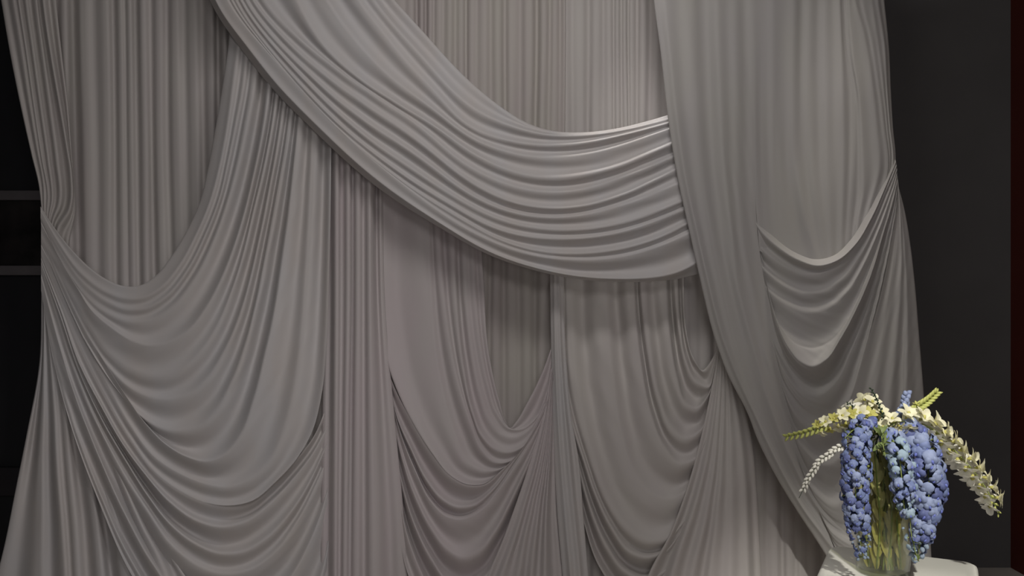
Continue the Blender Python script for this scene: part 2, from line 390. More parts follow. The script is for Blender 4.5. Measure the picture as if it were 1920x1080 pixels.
S = [
    (c2((160, -100), (157, 0), (150, 280), (100, 560), (60, 760), (20, 960), (-4, 1060), (-30, 1170)), [0.11, 0.10, 0.08, 0.06]),
    (c2((160, -90), (164, 150), (160, 400), (150, 700), (146, 900), (140, 1170)), [0.12, 0.13, 0.12, 0.12]),
    (c2((160, -80), (178, 150), (200, 400), (216, 700), (232, 900), (248, 1170)), [0.12, 0.15, 0.17, 0.18]),
    (c2((161, -75), (190, 150), (232, 400), (260, 700), (278, 900), (292, 1170)), [0.12, 0.15, 0.17, 0.18]),
    (c2((161, -70), (200, 160), (252, 340), (300, 540), (334, 720), (360, 900), (384, 1170)), [0.12, 0.16, 0.18, 0.19]),
    (c2((161, -60), (215, 180), (275, 350), (330, 540), (385, 720), (430, 880), (478, 1170)), [0.12, 0.17, 0.20, 0.21]),
    (c2((162, -50), (230, 200), (305, 360), (380, 540), (455, 720), (530, 890), (600, 1030), (640, 1170)), [0.12, 0.18, 0.225, 0.24]),
    (c2((162, -40), (240, 220), (330, 390), (420, 560), (500, 730), (590, 920), (680, 1060), (760, 1170)), [0.12, 0.175, 0.20, 0.20]),
]
STRONG = [0.12, 0.205, 0.25, 0.265, 0.235, 0.17, 0.12]
FAINT = [0.12, 0.188, 0.228, 0.242, 0.218, 0.165, 0.12]
def grade(curves, strong, sd=STRONG, fd=FAINT):
    """strong folds run all the way to the tie, faint ones fade out towards it"""
    out = []
    for k, c in enumerate(curves):
        st = k in strong; nx = (k + 1) in strong
        out.append((c[0], sd if st else fd, [0.1, 0.35, 1.0, 1.3, 1.1, 0.9, 0.5] if nx else [0.0, 0.1, 0.6, 0.9, 0.9, 0.9, 0.5]))
    return out
for k in (6, 4): del Bl[k]
B = grade(B, (0, 4, 8)); Bl = grade(Bl, (1, 2, 4), [0.12, 0.195, 0.24, 0.26, 0.235, 0.18, 0.11], [0.12, 0.182, 0.225, 0.245, 0.222, 0.172, 0.10])
B[0] = (B[0][0], [0.11, 0.175, 0.20, 0.20, 0.175, 0.145, 0.12], [0.1, 0.1, 0.1, 0.1, 0.1, 0.1, 0.1])
drape('swag_drape', [loft(B, nv=150, fine=0.0006, ratio=0.52, skew=-0.4, q=[0.85, 0.85, 0.85, 0.9, 1.4, 1.9, 2.0], vmax=0.055, seed=21, hem=(True, False)),
                     loft(Bl, nv=130, fine=0.0006, ratio=0.52, skew=-0.45, q=0.85, vmax=0.055, seed=22, hem=(False, False)),
                     loft(S, nv=90, fine=0.0006, ratio=0.55, q=1.5, vmax=0.05, seed=23)], CL_COOL,
      'large ivory swag with deep scooped folds tied at the left edge', 'swag drape')

# ------------------------------------------------------------------ centre-left gathered column
D = []
for xt, xb, d in ((608, 602, 0.10), (630, 627, 0.185), (653, 646, 0.19), (670, 666, 0.185), (694, 702, 0.19), (717, 765, 0.10)):
    e = max(0, (xb - xt)) * 0.25
    D.append(([(xt, TOP), (xt, 200), (xt, 400), (xt + e * 0.3, 560), (xt + (xb - xt) * 0.45, 780), (xt + (xb - xt) * 0.8, 960), (xb, BOT)], d))
drape('gathered_column', [loft(D, nv=80, ratio=1.0, q=2.2, vmax=0.05, seed=31, fine=0.0005, jitter=0.6)], CL_PINK,
      'narrow pink-cast white column of gathered folds hanging right of the large left swag', 'curtain')

# ------------------------------------------------------------------ centre swag (left of the two small ones)
E = []
def es(pts, d=(0.06, 0.10, 0.14, 0.13)): E.append((pts, list(d)))
es([(896, 300), (900, 440), (907, 540), (912, 630), (924, 705), (936, 752), (950, 794), (958, 803), (968, 792), (988, 758), (1010, 715), (1026, 676), (1033, 655)], (0.05, 0.08, 0.11, 0.12))
es([(884, 300), (886, 440), (891, 560), (901, 650), (915, 720), (934, 778), (955, 803), (975, 805), (1004, 785), (1024, 740), (1034, 700), (1037, 665)], (0.05, 0.09, 0.12, 0.13))
es([(868, 300), (871, 440), (876, 570), (886, 660), (902, 738), (920, 788), (942, 814), (965, 819), (992, 804), (1018, 758), (1032, 710), (1038, 670)], (0.05, 0.09, 0.13, 0.13))
es([(846, 300), (849, 440), (855, 580), (868, 690), (886, 775), (902, 815), (926, 840), (950, 848), (982, 836), (1010, 792), (1030, 740), (1039, 680)], (0.06, 0.10, 0.16, 0.14))
es([(818, 300), (820, 420), (829, 540), (842, 640), (860, 725), (885, 800), (905, 846), (932, 868), (958, 864), (988, 840), (1012, 798), (1030, 748), (1040, 690)], (0.06, 0.10, 0.15, 0.14))
es([(800, 300), (800, 420), (804, 540), (812, 650), (830, 750), (852, 820), (878, 868), (908, 882), (940, 878), (975, 850), (1005, 808), (1028, 752), (1040, 694)], (0.06, 0.09, 0.14, 0.14))
es([(704, 300), (706, 440), (710, 560), (722, 660), (748, 738), (780, 802), (812, 852), (845, 892), (875, 908), (905, 908), (942, 880), (978, 842), (1010, 792), (1030, 740), (1041, 698)], (0.07, 0.09, 0.17, 0.14))
El = []
def el(pts, d=(0.08, 0.13, 0.17, 0.16, 0.13)): El.append((pts, list(d)))
el([(712, 655), (745, 738), (780, 803), (812, 853), (845, 893), (875, 909), (905, 909), (942, 880), (978, 842), (1010, 792), (1030, 740), (1041, 698)], (0.08, 0.13, 0.168, 0.16, 0.13))
el([(728, 710), (744, 780), (770, 840), (800, 900), (828, 935), (855, 950), (885, 948), (920, 922), (958, 872), (998, 812), (1026, 752), (1041, 702)])
el([(732, 740), (752, 815), (780, 885), (808, 940), (838, 968), (868, 973), (900, 958), (930, 925), (968, 870), (1004, 812), (1028, 756), (1041, 706)])
el([(734, 770), (752, 850), (778, 930), (808, 990), (838, 1030), (865, 1046), (895, 1036), (925, 1000), (962, 930), (998, 850), (1024, 775), (1041, 710)])
el([(735, 800), (750, 890), (776, 980), (810, 1050), (840, 1090), (870, 1102), (905, 1085), (940, 1030), (975, 950), (1006, 860), (1028, 782), (1042, 714)])
el([(736, 840), (748, 930), (772, 1030), (808, 1105), (840, 1140), (875, 1152), (915, 1130), (950, 1070), (982, 985), (1010, 885), (1030, 795), (1042, 718)])
el([(737, 880), (745, 980), (768, 1085), (806, 1160), (840, 1190), (880, 1200), (925, 1175), (960, 1105), (990, 1010), (1014, 900), (1032, 805), (1042, 722)])
Fa = [
    (c6((346, 300), (330, 420), (285, 600), (220, 800), (165, 950), (110, 1080), (80, 1170)), [0.13, 0.15, 0.17, 0.17]),
    (c6((348, 310), (336, 440), (300, 620), (245, 820), (195, 980), (160, 1080), (135, 1170)), [0.14, 0.17, 0.19, 0.19]),
    (c6((350, 320), (340, 460), (315, 640), (275, 820), (240, 980), (225, 1080), (212, 1170)), [0.14, 0.17, 0.19, 0.19]),
    (c6((351, 330), (344, 470), (328, 640), (300, 830), (282, 980), (272, 1080), (265, 1170)), [0.14, 0.17, 0.19, 0.19]),
    (c6((352, 340), (349, 480), (340, 660), (328, 840), (325, 980), (324, 1080), (322, 1170)), [0.14, 0.17, 0.19, 0.19]),
    (c6((354, 345), (356, 480), (360, 660), (366, 840), (378, 980), (388, 1080), (394, 1170)), [0.12, 0.13, 0.13, 0.13]),
]
drape('swag_drape', [loft(E, nv=130, fine=0.0006, ratio=0.46, skew=-0.35, q=[2.0, 1.8, 1.3, 0.9, 0.9], vmax=0.055, seed=41),
                     loft(El, nv=110, fine=0.0006, ratio=0.48, skew=-0.5, q=0.9, vmax=0.055, seed=42, hem=(False, True)),
                     loft(Fa, nv=80, fine=0.0006, ratio=0.5, q=1.1, vmax=0.035, seed=43)], CL_PINK,
      'small pink-cast white swag scooped below the diagonal swag, left of centre strip', 'swag drape')

# ------------------------------------------------------------------ centre strip + right small swag
G2 = []
def gs(pts, d=(0.04, 0.08, 0.12, 0.12)): G2.append((pts, list(d)))
PR = [(1350, 640)]
gs(c6((850, -200), (845, 0), (852, 150), (880, 260), (915, 310), (950, 270), (972, 215)), (0.04, 0.05, 0.07, 0.10))
gs(c6((820, -200), (820, 0), (830, 150), (855, 280), (890, 350), (935, 370), (960, 300), (975, 220)), (0.04, 0.06, 0.09, 0.12))
gs(c6((775, -200), (775, 0), (792, 200), (820, 350), (850, 430), (890, 452), (930, 410), (960, 330), (976, 225)))
gs(c6((735, -200), (735, 0), (755, 250), (785, 400), (830, 480), (880, 496), (925, 450), (958, 350), (977, 230)))
gs(c6((692, -200), (692, 0), (718, 250), (752, 420), (800, 530), (850, 566), (900, 540), (940, 450), (962, 350), (978, 235)), (0.05, 0.09, 0.15, 0.13))
gs(c6((650, -200), (652, 0), (682, 300), (722, 490), (772, 606), (830, 662), (885, 642), (930, 560), (960, 430), (979, 240)), (0.05, 0.09, 0.16, 0.13))
gs(c6((592, -200), (595, 0), (632, 300), (680, 550), (730, 680), (795, 726), (855, 700), (910, 610), (955, 460), (980, 245)), (0.05, 0.09, 0.15, 0.13))
gs(c6((535, -200), (540, 0), (565, 300), (605, 560), (655, 710), (722, 785), (795, 798), (860, 755), (915, 640), (958, 480), (981, 250)), (0.05, 0.09, 0.15, 0.13))
gs(c6((472, -200), (478, 0), (505, 300), (555, 600), (610, 760), (675, 845), (750, 870), (830, 825), (900, 690), (955, 500), (982, 255)), (0.05, 0.09, 0.16, 0.13))
gs(c6((410, -200), (412, 0), (440, 400), (500, 640), (560, 800), (630, 902), (700, 950), (772, 945), (842, 880), (905, 740), (955, 530), (983, 260)), (0.05, 0.09, 0.17, 0.13))
gs(c6((385, -200), (388, 0), (415, 470), (468, 640), (520, 790), (580, 910), (640, 988), (705, 1010), (770, 990), (840, 900), (905, 760), (955, 550), (984, 265)), (0.06, 0.09, 0.17, 0.13))
gs(c6((378, -200), (380, 0), (404, 480), (448, 660), (495, 830), (555, 970), (620, 1060), (695, 1095), (775, 1060), (850, 950), (910, 790), (955, 570), (985, 270)), (0.05, 0.08, 0.16, 0.13))
gs(c6((372, -200), (374, 0), (396, 490), (432, 690), (470, 880), (530, 1050), (610, 1150), (695, 1180), (785, 1130), (860, 1000), (915, 820), (958, 590), (985, 275)), (0.04, 0.07, 0.14, 0.12))
Fr = [
    (c8((258, 215), (248, 280), (225, 400), (190, 560), (135, 760), (70, 930), (0, 1060), (-40, 1170)), [0.12, 0.15, 0.18, 0.19]),
    (c8((262, 220), (255, 300), (240, 450), (210, 640), (165, 820), (110, 980), (60, 1170)), [0.13, 0.17, 0.20, 0.21]),
    (c8((266, 225), (264, 320), (254, 480), (236, 680), (206, 860), (170, 1020), (135, 1170)), [0.13, 0.17, 0.20, 0.21]),
    (c8((270, 230), (275, 340), (272, 520), (262, 720), (246, 900), (228, 1050), (215, 1170)), [0.13, 0.17, 0.20, 0.20]),
    (c8((274, 235), (290, 360), (300, 540), (305, 740), (305, 920), (300, 1060), (297, 1170)), [0.13, 0.17, 0.19, 0.20]),
    (c8((278, 240), (305, 370), (335, 540), (355, 740), (362, 920), (365, 1060), (366, 1170)), [0.13, 0.16, 0.17, 0.18]),
    (c8((282, 245), (330, 380), (372, 540), (395, 740), (405, 920), (412, 1060), (415, 1170)), [0.12, 0.12, 0.11, 0.11]),
]
for k in (8, 6, 3): del G2[k]
drape('swag_drape', [loft(G2, nv=130, fine=0.0006, jitter=0.5, ratio=0.5, skew=-0.35, q=[2.0, 1.8, 1.3, 0.9, 0.9], vmax=0.06, seed=51),
                     loft(Fr, nv=80, fine=0.0006, ratio=0.26, q=1.1, vmax=0.035, seed=53)], CL_GREY,
      'small ivory swag scooped below the diagonal swag, beside the right drape', 'swag drape')
St = [
    (c6((343, -200), (345, 0), (349, 250), (358, 560), (372, 850), (392, 1080), (400, 1170)), [0.12, 0.13, 0.15]),
    (c6((356, -200), (358, 0), (364, 300), (380, 600), (400, 860), (420, 1080), (428, 1170)), [0.14, 0.16, 0.20]),
    (c6((374, -200), (376, 0), (386, 300), (410, 600), (434, 860), (455, 1080), (463, 1170)), [0.14, 0.16, 0.20]),
    (c6((388, -200), (390, 0), (404, 300), (420, 480), (447, 640), (466, 860), (485, 1080), (493, 1170)), [0.11, 0.13, 0.17]),
]
drape('hanging_strip', [loft(St, nv=80, ratio=0.3, q=1.0, vmax=0.02, seed=57, fine=0.0015)], CL_COOL,
      'narrow cool-cast white strip of cloth hanging between the two small swags', 'curtain')

# ------------------------------------------------------------------ the big diagonal swag
g_rim = [(640, TOP), (690, -60), (738, 0), (800, 68), (860, 135), (910, 180), (960, 217), (995, 237), (1035, 248), (1085, 250), (1140, 245), (1200, 232), (1252, 217), (1330, 190)]
L = [(g_rim, 0)]
def gl(a, b): L.append((c3(*a) + c5(*b), 0))
gl([(480, -300), (600, 0), (700, 120), (800, 230), (900, 345)], [(80, 425), (200, 472), (330, 507), (450, 509), (560, 499), (680, 475), (785, 447), (940, 400)])
gl([(410, -300), (540, 0), (640, 125), (740, 250), (850, 360)], [(0, 450), (100, 505), (200, 530), (330, 545), (450, 540), (600, 510), (785, 462), (940, 415)])
gl([(290, -300), (420, 0), (520, 140), (620, 250), (740, 350), (850, 425)], [(0, 490), (100, 545), (200, 577), (330, 592), (450, 585), (560, 562), (680, 522), (795, 482), (940, 430)])
gl([(190, -300), (310, 0), (400, 160), (520, 275), (640, 358), (760, 430), (880, 505)], [(20, 560), (100, 602), (200, 647), (330, 670), (450, 662), (560, 637), (700, 585), (805, 535), (940, 475)])
gl([(100, -250), (170, -20), (300, 128), (420, 228), (540, 318), (660, 398), (800, 492)], [(0, 605), (100, 660), (200, 702), (300, 722), (400, 724), (500, 705), (640, 655), (810, 585), (940, 520)])
gl([(60, -250), (135, -10), (262, 142), (400, 268), (540, 372), (660, 452), (800, 550)], [(0, 655), (100, 718), (200, 762), (330, 783), (450, 778), (560, 752), (700, 695), (818, 630), (940, 570)])
gl([(40, -250), (115, 0), (240, 160), (380, 298), (500, 405), (640, 502), (800, 605)], [(0, 705), (100, 762), (200, 800), (320, 818), (440, 812), (570, 785), (710, 735), (830, 685), (945, 630)])
gl([(20, -250), (98, 5), (222, 170), (360, 318), (480, 438), (600, 535), (740, 630)], [(-20, 735), (100, 805), (230, 848), (380, 865), (520, 857), (660, 826), (760, 790), (840, 752), (950, 695)])
gl([(5, -250), (82, 10), (208, 182), (340, 332), (460, 458), (580, 558), (720, 662)], [(-20, 772), (100, 845), (240, 888), (390, 897), (530, 888), (650, 860), (780, 812), (848, 785), (955, 730)])
gl([(-10, -250), (66, 12), (190, 172), (310, 322), (430, 450), (545, 555), (690, 668), (800, 745)], [(0, 815), (130, 892), (260, 937), (400, 953), (520, 948), (650, 926), (760, 892), (862, 835), (958, 780)])
gl([(-30, -250), (48, 10), (160, 150), (275, 275), (385, 395), (490, 505), (600, 605), (720, 700)], [(-20, 832), (130, 912), (280, 962), (440, 978), (590, 970), (720, 938), (868, 872), (960, 820)])
gl([(-45, -250), (34, 20), (130, 140), (245, 275), (352, 392), (458, 502), (562, 600), (680, 700)], [(-30, 850), (130, 940), (290, 990), (450, 1008), (570, 1004), (710, 975), (876, 905), (965, 850)])
gl([(-60, -250), (18, 40), (110, 150), (235, 318), (335, 418), (440, 522), (545, 620), (650, 705)], [(-30, 862), (110, 948), (210, 984), (310, 1012), (410, 1035), (530, 1046), (700, 1046), (820, 1035), (890, 1000), (970, 920)])
gl([(-75, -250), (2, 45), (95, 165), (225, 340), (325, 435), (430, 540), (535, 638), (640, 722)], [(-30, 876), (100, 955), (200, 990), (300, 1019), (400, 1043), (520, 1055), (700, 1057), (820, 1052), (893, 1030), (975, 1000)])
depths = [0.24, 0.27, 0.28, 0.29, 0.30, 0.30, 0.305, 0.305, 0.305, 0.305, 0.305, 0.305, 0.31, 0.30, 0.27]
del L[12], depths[12]
depths[-1] = 0.225; depths[0] = 0.225
wl = [1.0, 0.7, 0.9, 0.8, 1.0, 0.8, 0.9, 0.7, 1.0, 0.8, [0.5, 0.5, 0.5, 0.8, 1.0], [0.1, 0.15, 0.3, 0.8, 1.0], 0.2, 0.0]
L = [(p, [d - 0.02, d - 0.02, d + 0.01, d + 0.02, d - 0.03], wk) for (p, _), d, wk in zip(L, depths, wl)]
drape('diagonal_swag', [loft(L, nv=170, ratio=0.46, skew=-0.4, q=0.9, vmax=0.04, seed=61, fine=0.0008, soft=60)], CL_COOL,
      'broad diagonal ivory swag sweeping from the top left to the right drape', 'swag drape')

# ------------------------------------------------------------------ right drape: sheer sheet, sweeping strip, pocket swag and skirt
H3a = [(1412, TOP, 0.30), (1412, 0, 0.31), (1414, 120, 0.318), (1414, 200, 0.32), (1415, 290, 0.32), (1416, 360, 0.318), (1424, 470, 0.31)]
H3 = H3a + [(1440, 560, 0.305), (1464, 650, 0.30), (1494, 760, 0.295), (1530, 860, 0.29), (1575, 940, 0.285), (1620, 985, 0.28), (1690, 1060, 0.27)]
STRIP = [
    ([(1220, TOP), (1227, 0), (1240, 100), (1252, 210), (1270, 325), (1295, 440), (1313, 520), (1340, 630), (1365, 700), (1405, 780), (1420, 820), (1460, 900), (1500, 965), (1530, 1010), (1555, 1050), (1590, 1118)], [0.30, 0.33, 0.33, 0.30, 0.27]),
    ([(1242, TOP), (1247, 0), (1257, 100), (1268, 210), (1284, 325), (1308, 440), (1326, 520), (1354, 630), (1380, 700), (1416, 780), (1434, 820), (1474, 900), (1512, 963), (1544, 1005), (1570, 1040), (1610, 1112)], [0.31, 0.35, 0.36, 0.33, 0.30]),
    ([(1290, TOP), (1294, 0), (1300, 150), (1312, 300), (1334, 450), (1358, 560), (1382, 660), (1416, 755), (1454, 845), (1494, 918), (1532, 972), (1568, 1018), (1625, 1100)], [0.31, 0.34, 0.345, 0.32, 0.29]),
    ([(1345, TOP), (1346, 0), (1350, 150), (1357, 300), (1368, 400), (1385, 540), (1405, 620), (1430, 715), (1455, 790), (1485, 865), (1520, 930), (1550, 972), (1592, 1008), (1650, 1085)], [0.31, 0.345, 0.36, 0.33, 0.30]),
    ([(1378, TOP), (1379, 0), (1382, 200), (1386, 360), (1398, 470), (1415, 560), (1437, 655), (1464, 750), (1496, 840), (1534, 915), (1575, 965), (1612, 995), (1670, 1070)], [0.30, 0.335, 0.34, 0.31, 0.28]),
    (H3, None),
]
SHEET = [
    (H3a, None),
    ([(1450, TOP), (1450, 0), (1452, 200), (1460, 330), (1478, 430), (1500, 520)], [0.30, 0.315, 0.32, 0.30, 0.27]),
    ([(1490, TOP), (1489, 0), (1488, 180), (1492, 300), (1508, 400), (1532, 490), (1545, 540)], [0.30, 0.315, 0.32, 0.305, 0.27]),
    ([(1520, TOP), (1519, 0), (1518, 180), (1522, 300), (1535, 400), (1545, 480), (1550, 540)], [0.30, 0.31, 0.315, 0.30, 0.27]),
    ([(1548, TOP), (1547, 0), (1549, 180), (1552, 300), (1556, 400), (1558, 480), (1558, 540)], [0.30, 0.31, 0.315, 0.30, 0.27]),
    ([(1572, TOP), (1574, 0), (1580, 150), (1582, 300), (1580, 390), (1578, 450), (1575, 520)], [0.30, 0.32, 0.325, 0.30, 0.27]),
    ([(1580, TOP), (1582, 0), (1588, 95), (1600, 160), (1602, 250), (1598, 350), (1592, 430), (1588, 500)], [0.29, 0.30, 0.305, 0.29, 0.26]),
    ([(1592, TOP), (1592, 0), (1600, 110), (1612, 190), (1617, 280), (1618, 360), (1608, 420), (1600, 480)], [0.30, 0.315, 0.32, 0.30, 0.27]),
    ([(1600, TOP), (1603, 0), (1620, 65), (1634, 150), (1644, 240), (1648, 320), (1630, 390), (1612, 450)], [0.30, 0.315, 0.32, 0.30, 0.27]),
    ([(1612, TOP), (1618, 0), (1634, 70), (1648, 160), (1658, 240), (1665, 320), (1648, 380), (1630, 430)], [0.29, 0.305, 0.31, 0.29, 0.26]),
    ([(1628, TOP), (1634, 0), (1646, 75), (1658, 175), (1664, 240), (1669, 300), (1660, 360), (1645, 410)], [0.29, 0.30, 0.305, 0.285, 0.26]),
    ([(1640, TOP), (1646, 0), (1658, 80), (1664, 175), (1669, 240), (1675, 296), (1668, 350), (1655, 395)], [0.285, 0.29, 0.295, 0.28, 0.26]),
    ([(1646, TOP), (1657, 0), (1666, 90), (1670, 175), (1674, 240), (1679, 298), (1676, 340), (1666, 380)], [0.26, 0.26, 0.265, 0.26, 0.25]),
]
I = []
def isw(pts, d=(0.255, 0.325, 0.345, 0.325, 0.275), w=None): I.append(([(pts[0][0] - 34, pts[0][1] - 40)] + pts, list(d), 0.5 if w is None else w))
isw([(1398, 360), (1422, 410), (1455, 448), (1493, 475), (1532, 487), (1565, 479), (1596, 450), (1624, 405), (1648, 358), (1668, 318), (1679, 299)], (0.25, 0.292, 0.302, 0.28, 0.258), 0.0)
isw([(1400, 385), (1425, 430), (1458, 462), (1495, 486), (1534, 498), (1570, 488), (1604, 458), (1632, 412), (1655, 362), (1671, 324), (1680, 303)], (0.255, 0.335, 0.372, 0.348, 0.275), 0.7)
isw([(1402, 430), (1432, 470), (1465, 496), (1500, 512), (1535, 514), (1570, 500), (1606, 462), (1638, 412), (1660, 360), (1674, 328), (1681, 310)])
isw([(1406, 470), (1440, 512), (1475, 538), (1510, 550), (1545, 546), (1580, 522), (1612, 480), (1640, 425), (1662, 372), (1676, 335), (1682, 318)])
isw([(1412, 510), (1444, 548), (1480, 574), (1515, 586), (1552, 578), (1590, 545), (1622, 490), (1648, 430), (1668, 375), (1679, 340), (1682, 325)])
isw([(1420, 540), (1446, 590), (1470, 625), (1500, 648), (1525, 652), (1556, 640), (1590, 598), (1622, 530), (1650, 452), (1670, 385), (1680, 348), (1683, 332)], (0.255, 0.315, 0.325, 0.315, 0.275), 0.2)
isw([(1424, 470), (1438, 530), (1455, 598), (1478, 651), (1500, 678), (1522, 687), (1546, 676), (1576, 634), (1608, 574), (1634, 512), (1656, 438), (1674, 378), (1683, 338)], (0.275, 0.345, 0.40, 0.375, 0.28), 0.8)
isw([(1430, 560), (1448, 640), (1474, 702), (1505, 738), (1535, 745), (1565, 722), (1596, 660), (1624, 590), (1645, 520), (1664, 445), (1678, 385), (1684, 344)])
isw([(1440, 620), (1462, 710), (1495, 778), (1530, 806), (1560, 800), (1590, 755), (1615, 680), (1636, 600), (1654, 525), (1670, 450), (1680, 390), (1685, 350)])
isw([(1450, 680), (1475, 775), (1510, 846), (1545, 874), (1575, 862), (1602, 800), (1624, 715), (1642, 625), (1660, 540), (1674, 460), (1683, 395), (1686, 356)])
isw([(1462, 740), (1492, 850), (1530, 925), (1565, 950), (1595, 930), (1620, 850), (1638, 755), (1654, 655), (1668, 560), (1678, 472), (1685, 402), (1687, 362)])
isw([(1480, 800), (1520, 920), (1565, 1000), (1600, 1020), (1630, 980), (1650, 890), (1664, 785), (1674, 680), (1681, 575), (1685, 480), (1687, 408), (1688, 366)])
isw([(1500, 860), (1550, 990), (1600, 1075), (1640, 1090), (1668, 1030), (1682, 920), (1690, 810), (1694, 700), (1695, 590), (1693, 490), (1690, 412), (1689, 370)])
J = [
    ([(1682, 330), (1683, 372), (1672, 450), (1652, 549), (1625, 647), (1599, 740), (1575, 850), (1560, 960), (1550, 1118)], [0.28, 0.345, 0.365, 0.345, 0.30, 0.25]),
    ([(1683, 335), (1685, 390), (1678, 480), (1663, 590), (1645, 700), (1630, 820), (1620, 960), (1615, 1118)], [0.28, 0.335, 0.352, 0.355, 0.355]),
    ([(1684, 340), (1688, 400), (1690, 500), (1682, 620), (1670, 740), (1660, 860), (1656, 980), (1655, 1118)], [0.28, 0.33, 0.345, 0.35, 0.35]),
    ([(1684, 345), (1691, 402), (1699, 500), (1702, 620), (1700, 740), (1700, 860), (1702, 980), (1704, 1118)], [0.275, 0.315, 0.335, 0.34, 0.34]),
    ([(1685, 350), (1696, 398), (1706, 460), (1714, 530), (1723, 640), (1731, 740), (1738, 900), (1745, 1040), (1749, 1118)], [0.26, 0.28, 0.29, 0.29, 0.29]),
]
drape('sheer_drape', [loft(STRIP, nv=140, ratio=0.13, q=1.0, vmax=0.02, seed=71, fine=0.0007, hem=(True, False)),
                      loft(SHEET, nv=100, ratio=0.11, q=1.0, vmax=0.010, seed=72, fine=0.0005, hem=(False, True)),
                      loft(I, nv=130, ratio=0.4, skew=-0.5, q=0.9, vmax=0.045, seed=73, fine=0.001, hem=(True, False)),
                      loft(J, nv=100, ratio=0.12, q=1.0, vmax=0.012, seed=74, fine=0.0006, hem=(False, True))], CL_SHEER,
      'tall ivory sheer drape on the right, caught up in a pocket at its edge', 'drape')

# ------------------------------------------------------------------ white square plinth table under the vase
TZ = 0.70
M_WHITE = mat_plain('white_gloss_laminate', (0.74, 0.73, 0.66, 1), 0.32, 0.5, 0.02, 4)
M_WHITE2 = mat_plain('white_plinth_side', (0.70, 0.69, 0.63, 1), 0.4, 0.5, 0.02, 4)

def rounded_square(half, r, n=8):
    pts = []
    for cx, cy, a0 in ((half - r, half - r, 0), (-half + r, half - r, 90), (-half + r, -half + r, 180), (half - r, -half + r, 270)):
        for i in range(n + 1):
            a = math.radians(a0 + 90 * i / n); pts.append((cx + r * math.cos(a), cy + r * math.sin(a)))
    return pts

def prism(name, rings, mat, parent, loc=(0, 0, 0), rot=None):
    """rings: list of (outline, z); capped"""
    n = len(rings[0][0]); v = []; f = []
    for o, z in rings: v += [(x, y, z) for x, y in o]
    for k in range(len(rings) - 1):
        for i in range(n):
            j = (i + 1) % n; f.append((k * n + i, k * n + j, (k + 1) * n + j, (k + 1) * n + i))
    f.append(tuple(range(n))[::-1]); f.append(tuple(range((len(rings) - 1) * n, len(rings) * n)))
    o = link(name, mesh(name, v, f, mat), parent, loc, rot)
    es_ = o.modifiers.new('edges', 'EDGE_SPLIT'); es_.split_angle = math.radians(40)
    return o

tang = math.atan2(-0.233, 0.476)
tcx, tcy = 1.425, 3.275
table = tag(empty('plinth_table', (tcx, tcy, 0)), 'low white square table with rounded corners standing under the vase', 'table')
rz = (0, 0, tang)
hs = 0.268
prism('tabletop', [(rounded_square(hs - 0.012, 0.05), TZ - 0.06), (rounded_square(hs, 0.055), TZ - 0.048), (rounded_square(hs, 0.055), TZ - 0.014),
                   (rounded_square(hs - 0.004, 0.053), TZ - 0.005), (rounded_square(hs - 0.013, 0.048), TZ)], M_WHITE, table, rot=rz)
prism('body', [(rounded_square(hs - 0.03, 0.05), 0.03), (rounded_square(hs - 0.03, 0.05), TZ - 0.0601)], M_WHITE2, table, rot=rz)
prism('foot_plate', [(rounded_square(hs - 0.05, 0.04), 0.0), (rounded_square(hs - 0.05, 0.04), 0.0299)], M_TRIM, table, rot=rz)

# ------------------------------------------------------------------ glass cylinder vase with water
def glass(name, col, ior, gloss=1.0):
    """thin clear sheet: tinted see-through with Fresnel reflections"""
    m = bpy.data.materials.new(name); m.use_nodes = True
    nt = m.node_tree; n = nt.nodes; n.remove(n['Principled BSDF'])
    t = n.new('ShaderNodeBsdfTransparent'); t.inputs['Color'].default_value = col
    g = n.new('ShaderNodeBsdfGlossy'); g.inputs['Roughness'].default_value = 0.03
    fr = n.new('ShaderNodeLayerWeight'); fr.inputs['Blend'].default_value = 0.12 * ior
    mu = n.new('ShaderNodeMath'); mu.operation = 'MULTIPLY'; mu.inputs[1].default_value = gloss
    mx = n.new('ShaderNodeMixShader')
    nt.links.new(fr.outputs['Facing'], mu.inputs[0]); nt.links.new(mu.outputs[0], mx.inputs[0])
    nt.links.new(t.outputs[0], mx.inputs[1]); nt.links.new(g.outputs[0], mx.inputs[2])
    nt.links.new(mx.outputs[0], n['Material Output'].inputs['Surface'])
    return m
M_GLASS = glass('clear_glass', (0.95, 0.97, 0.95, 1), 1.45, 0.5)
M_WATER = glass('cloudy_vase_water', (0.92, 0.90, 0.74, 1), 1.2, 0.15)
VX, VY = 1.372, 3.28
VR, VH = 0.094, 0.50
def lathe(profile, n=48):
    v = []; f = []
    for r, z in profile: v += [(r * math.cos(2 * math.pi * i / n), r * math.sin(2 * math.pi * i / n), z) for i in range(n)]
    for k in range(len(profile) - 1):
        for i in range(n):
            j = (i + 1) % n; f.append((k * n + i, k * n + j, (k + 1) * n + j, (k + 1) * n + i))
    return v, f
vase = tag(empty('glass_vase', (VX, VY, TZ)), 'tall clear glass cylinder vase on the white table holding the flowers', 'vase')
v, f = lathe([(0.0005, 0.0), (VR - 0.006, 0.0), (VR, 0.005), (VR, VH - 0.003), (VR - 0.0025, VH), (VR - 0.005, VH - 0.003), (VR - 0.005, 0.020), (VR - 0.011, 0.014), (0.0005, 0.014)])
link('glass_wall', mesh('glass_wall', v, f, M_GLASS), vase)
v, f = lathe([(0.0005, 0.0150), (VR - 0.012, 0.0150), (VR - 0.0056, 0.021), (VR - 0.0056, 0.25), (0.0005, 0.25)])
link('water', mesh('water', v, f, M_WATER), vase)

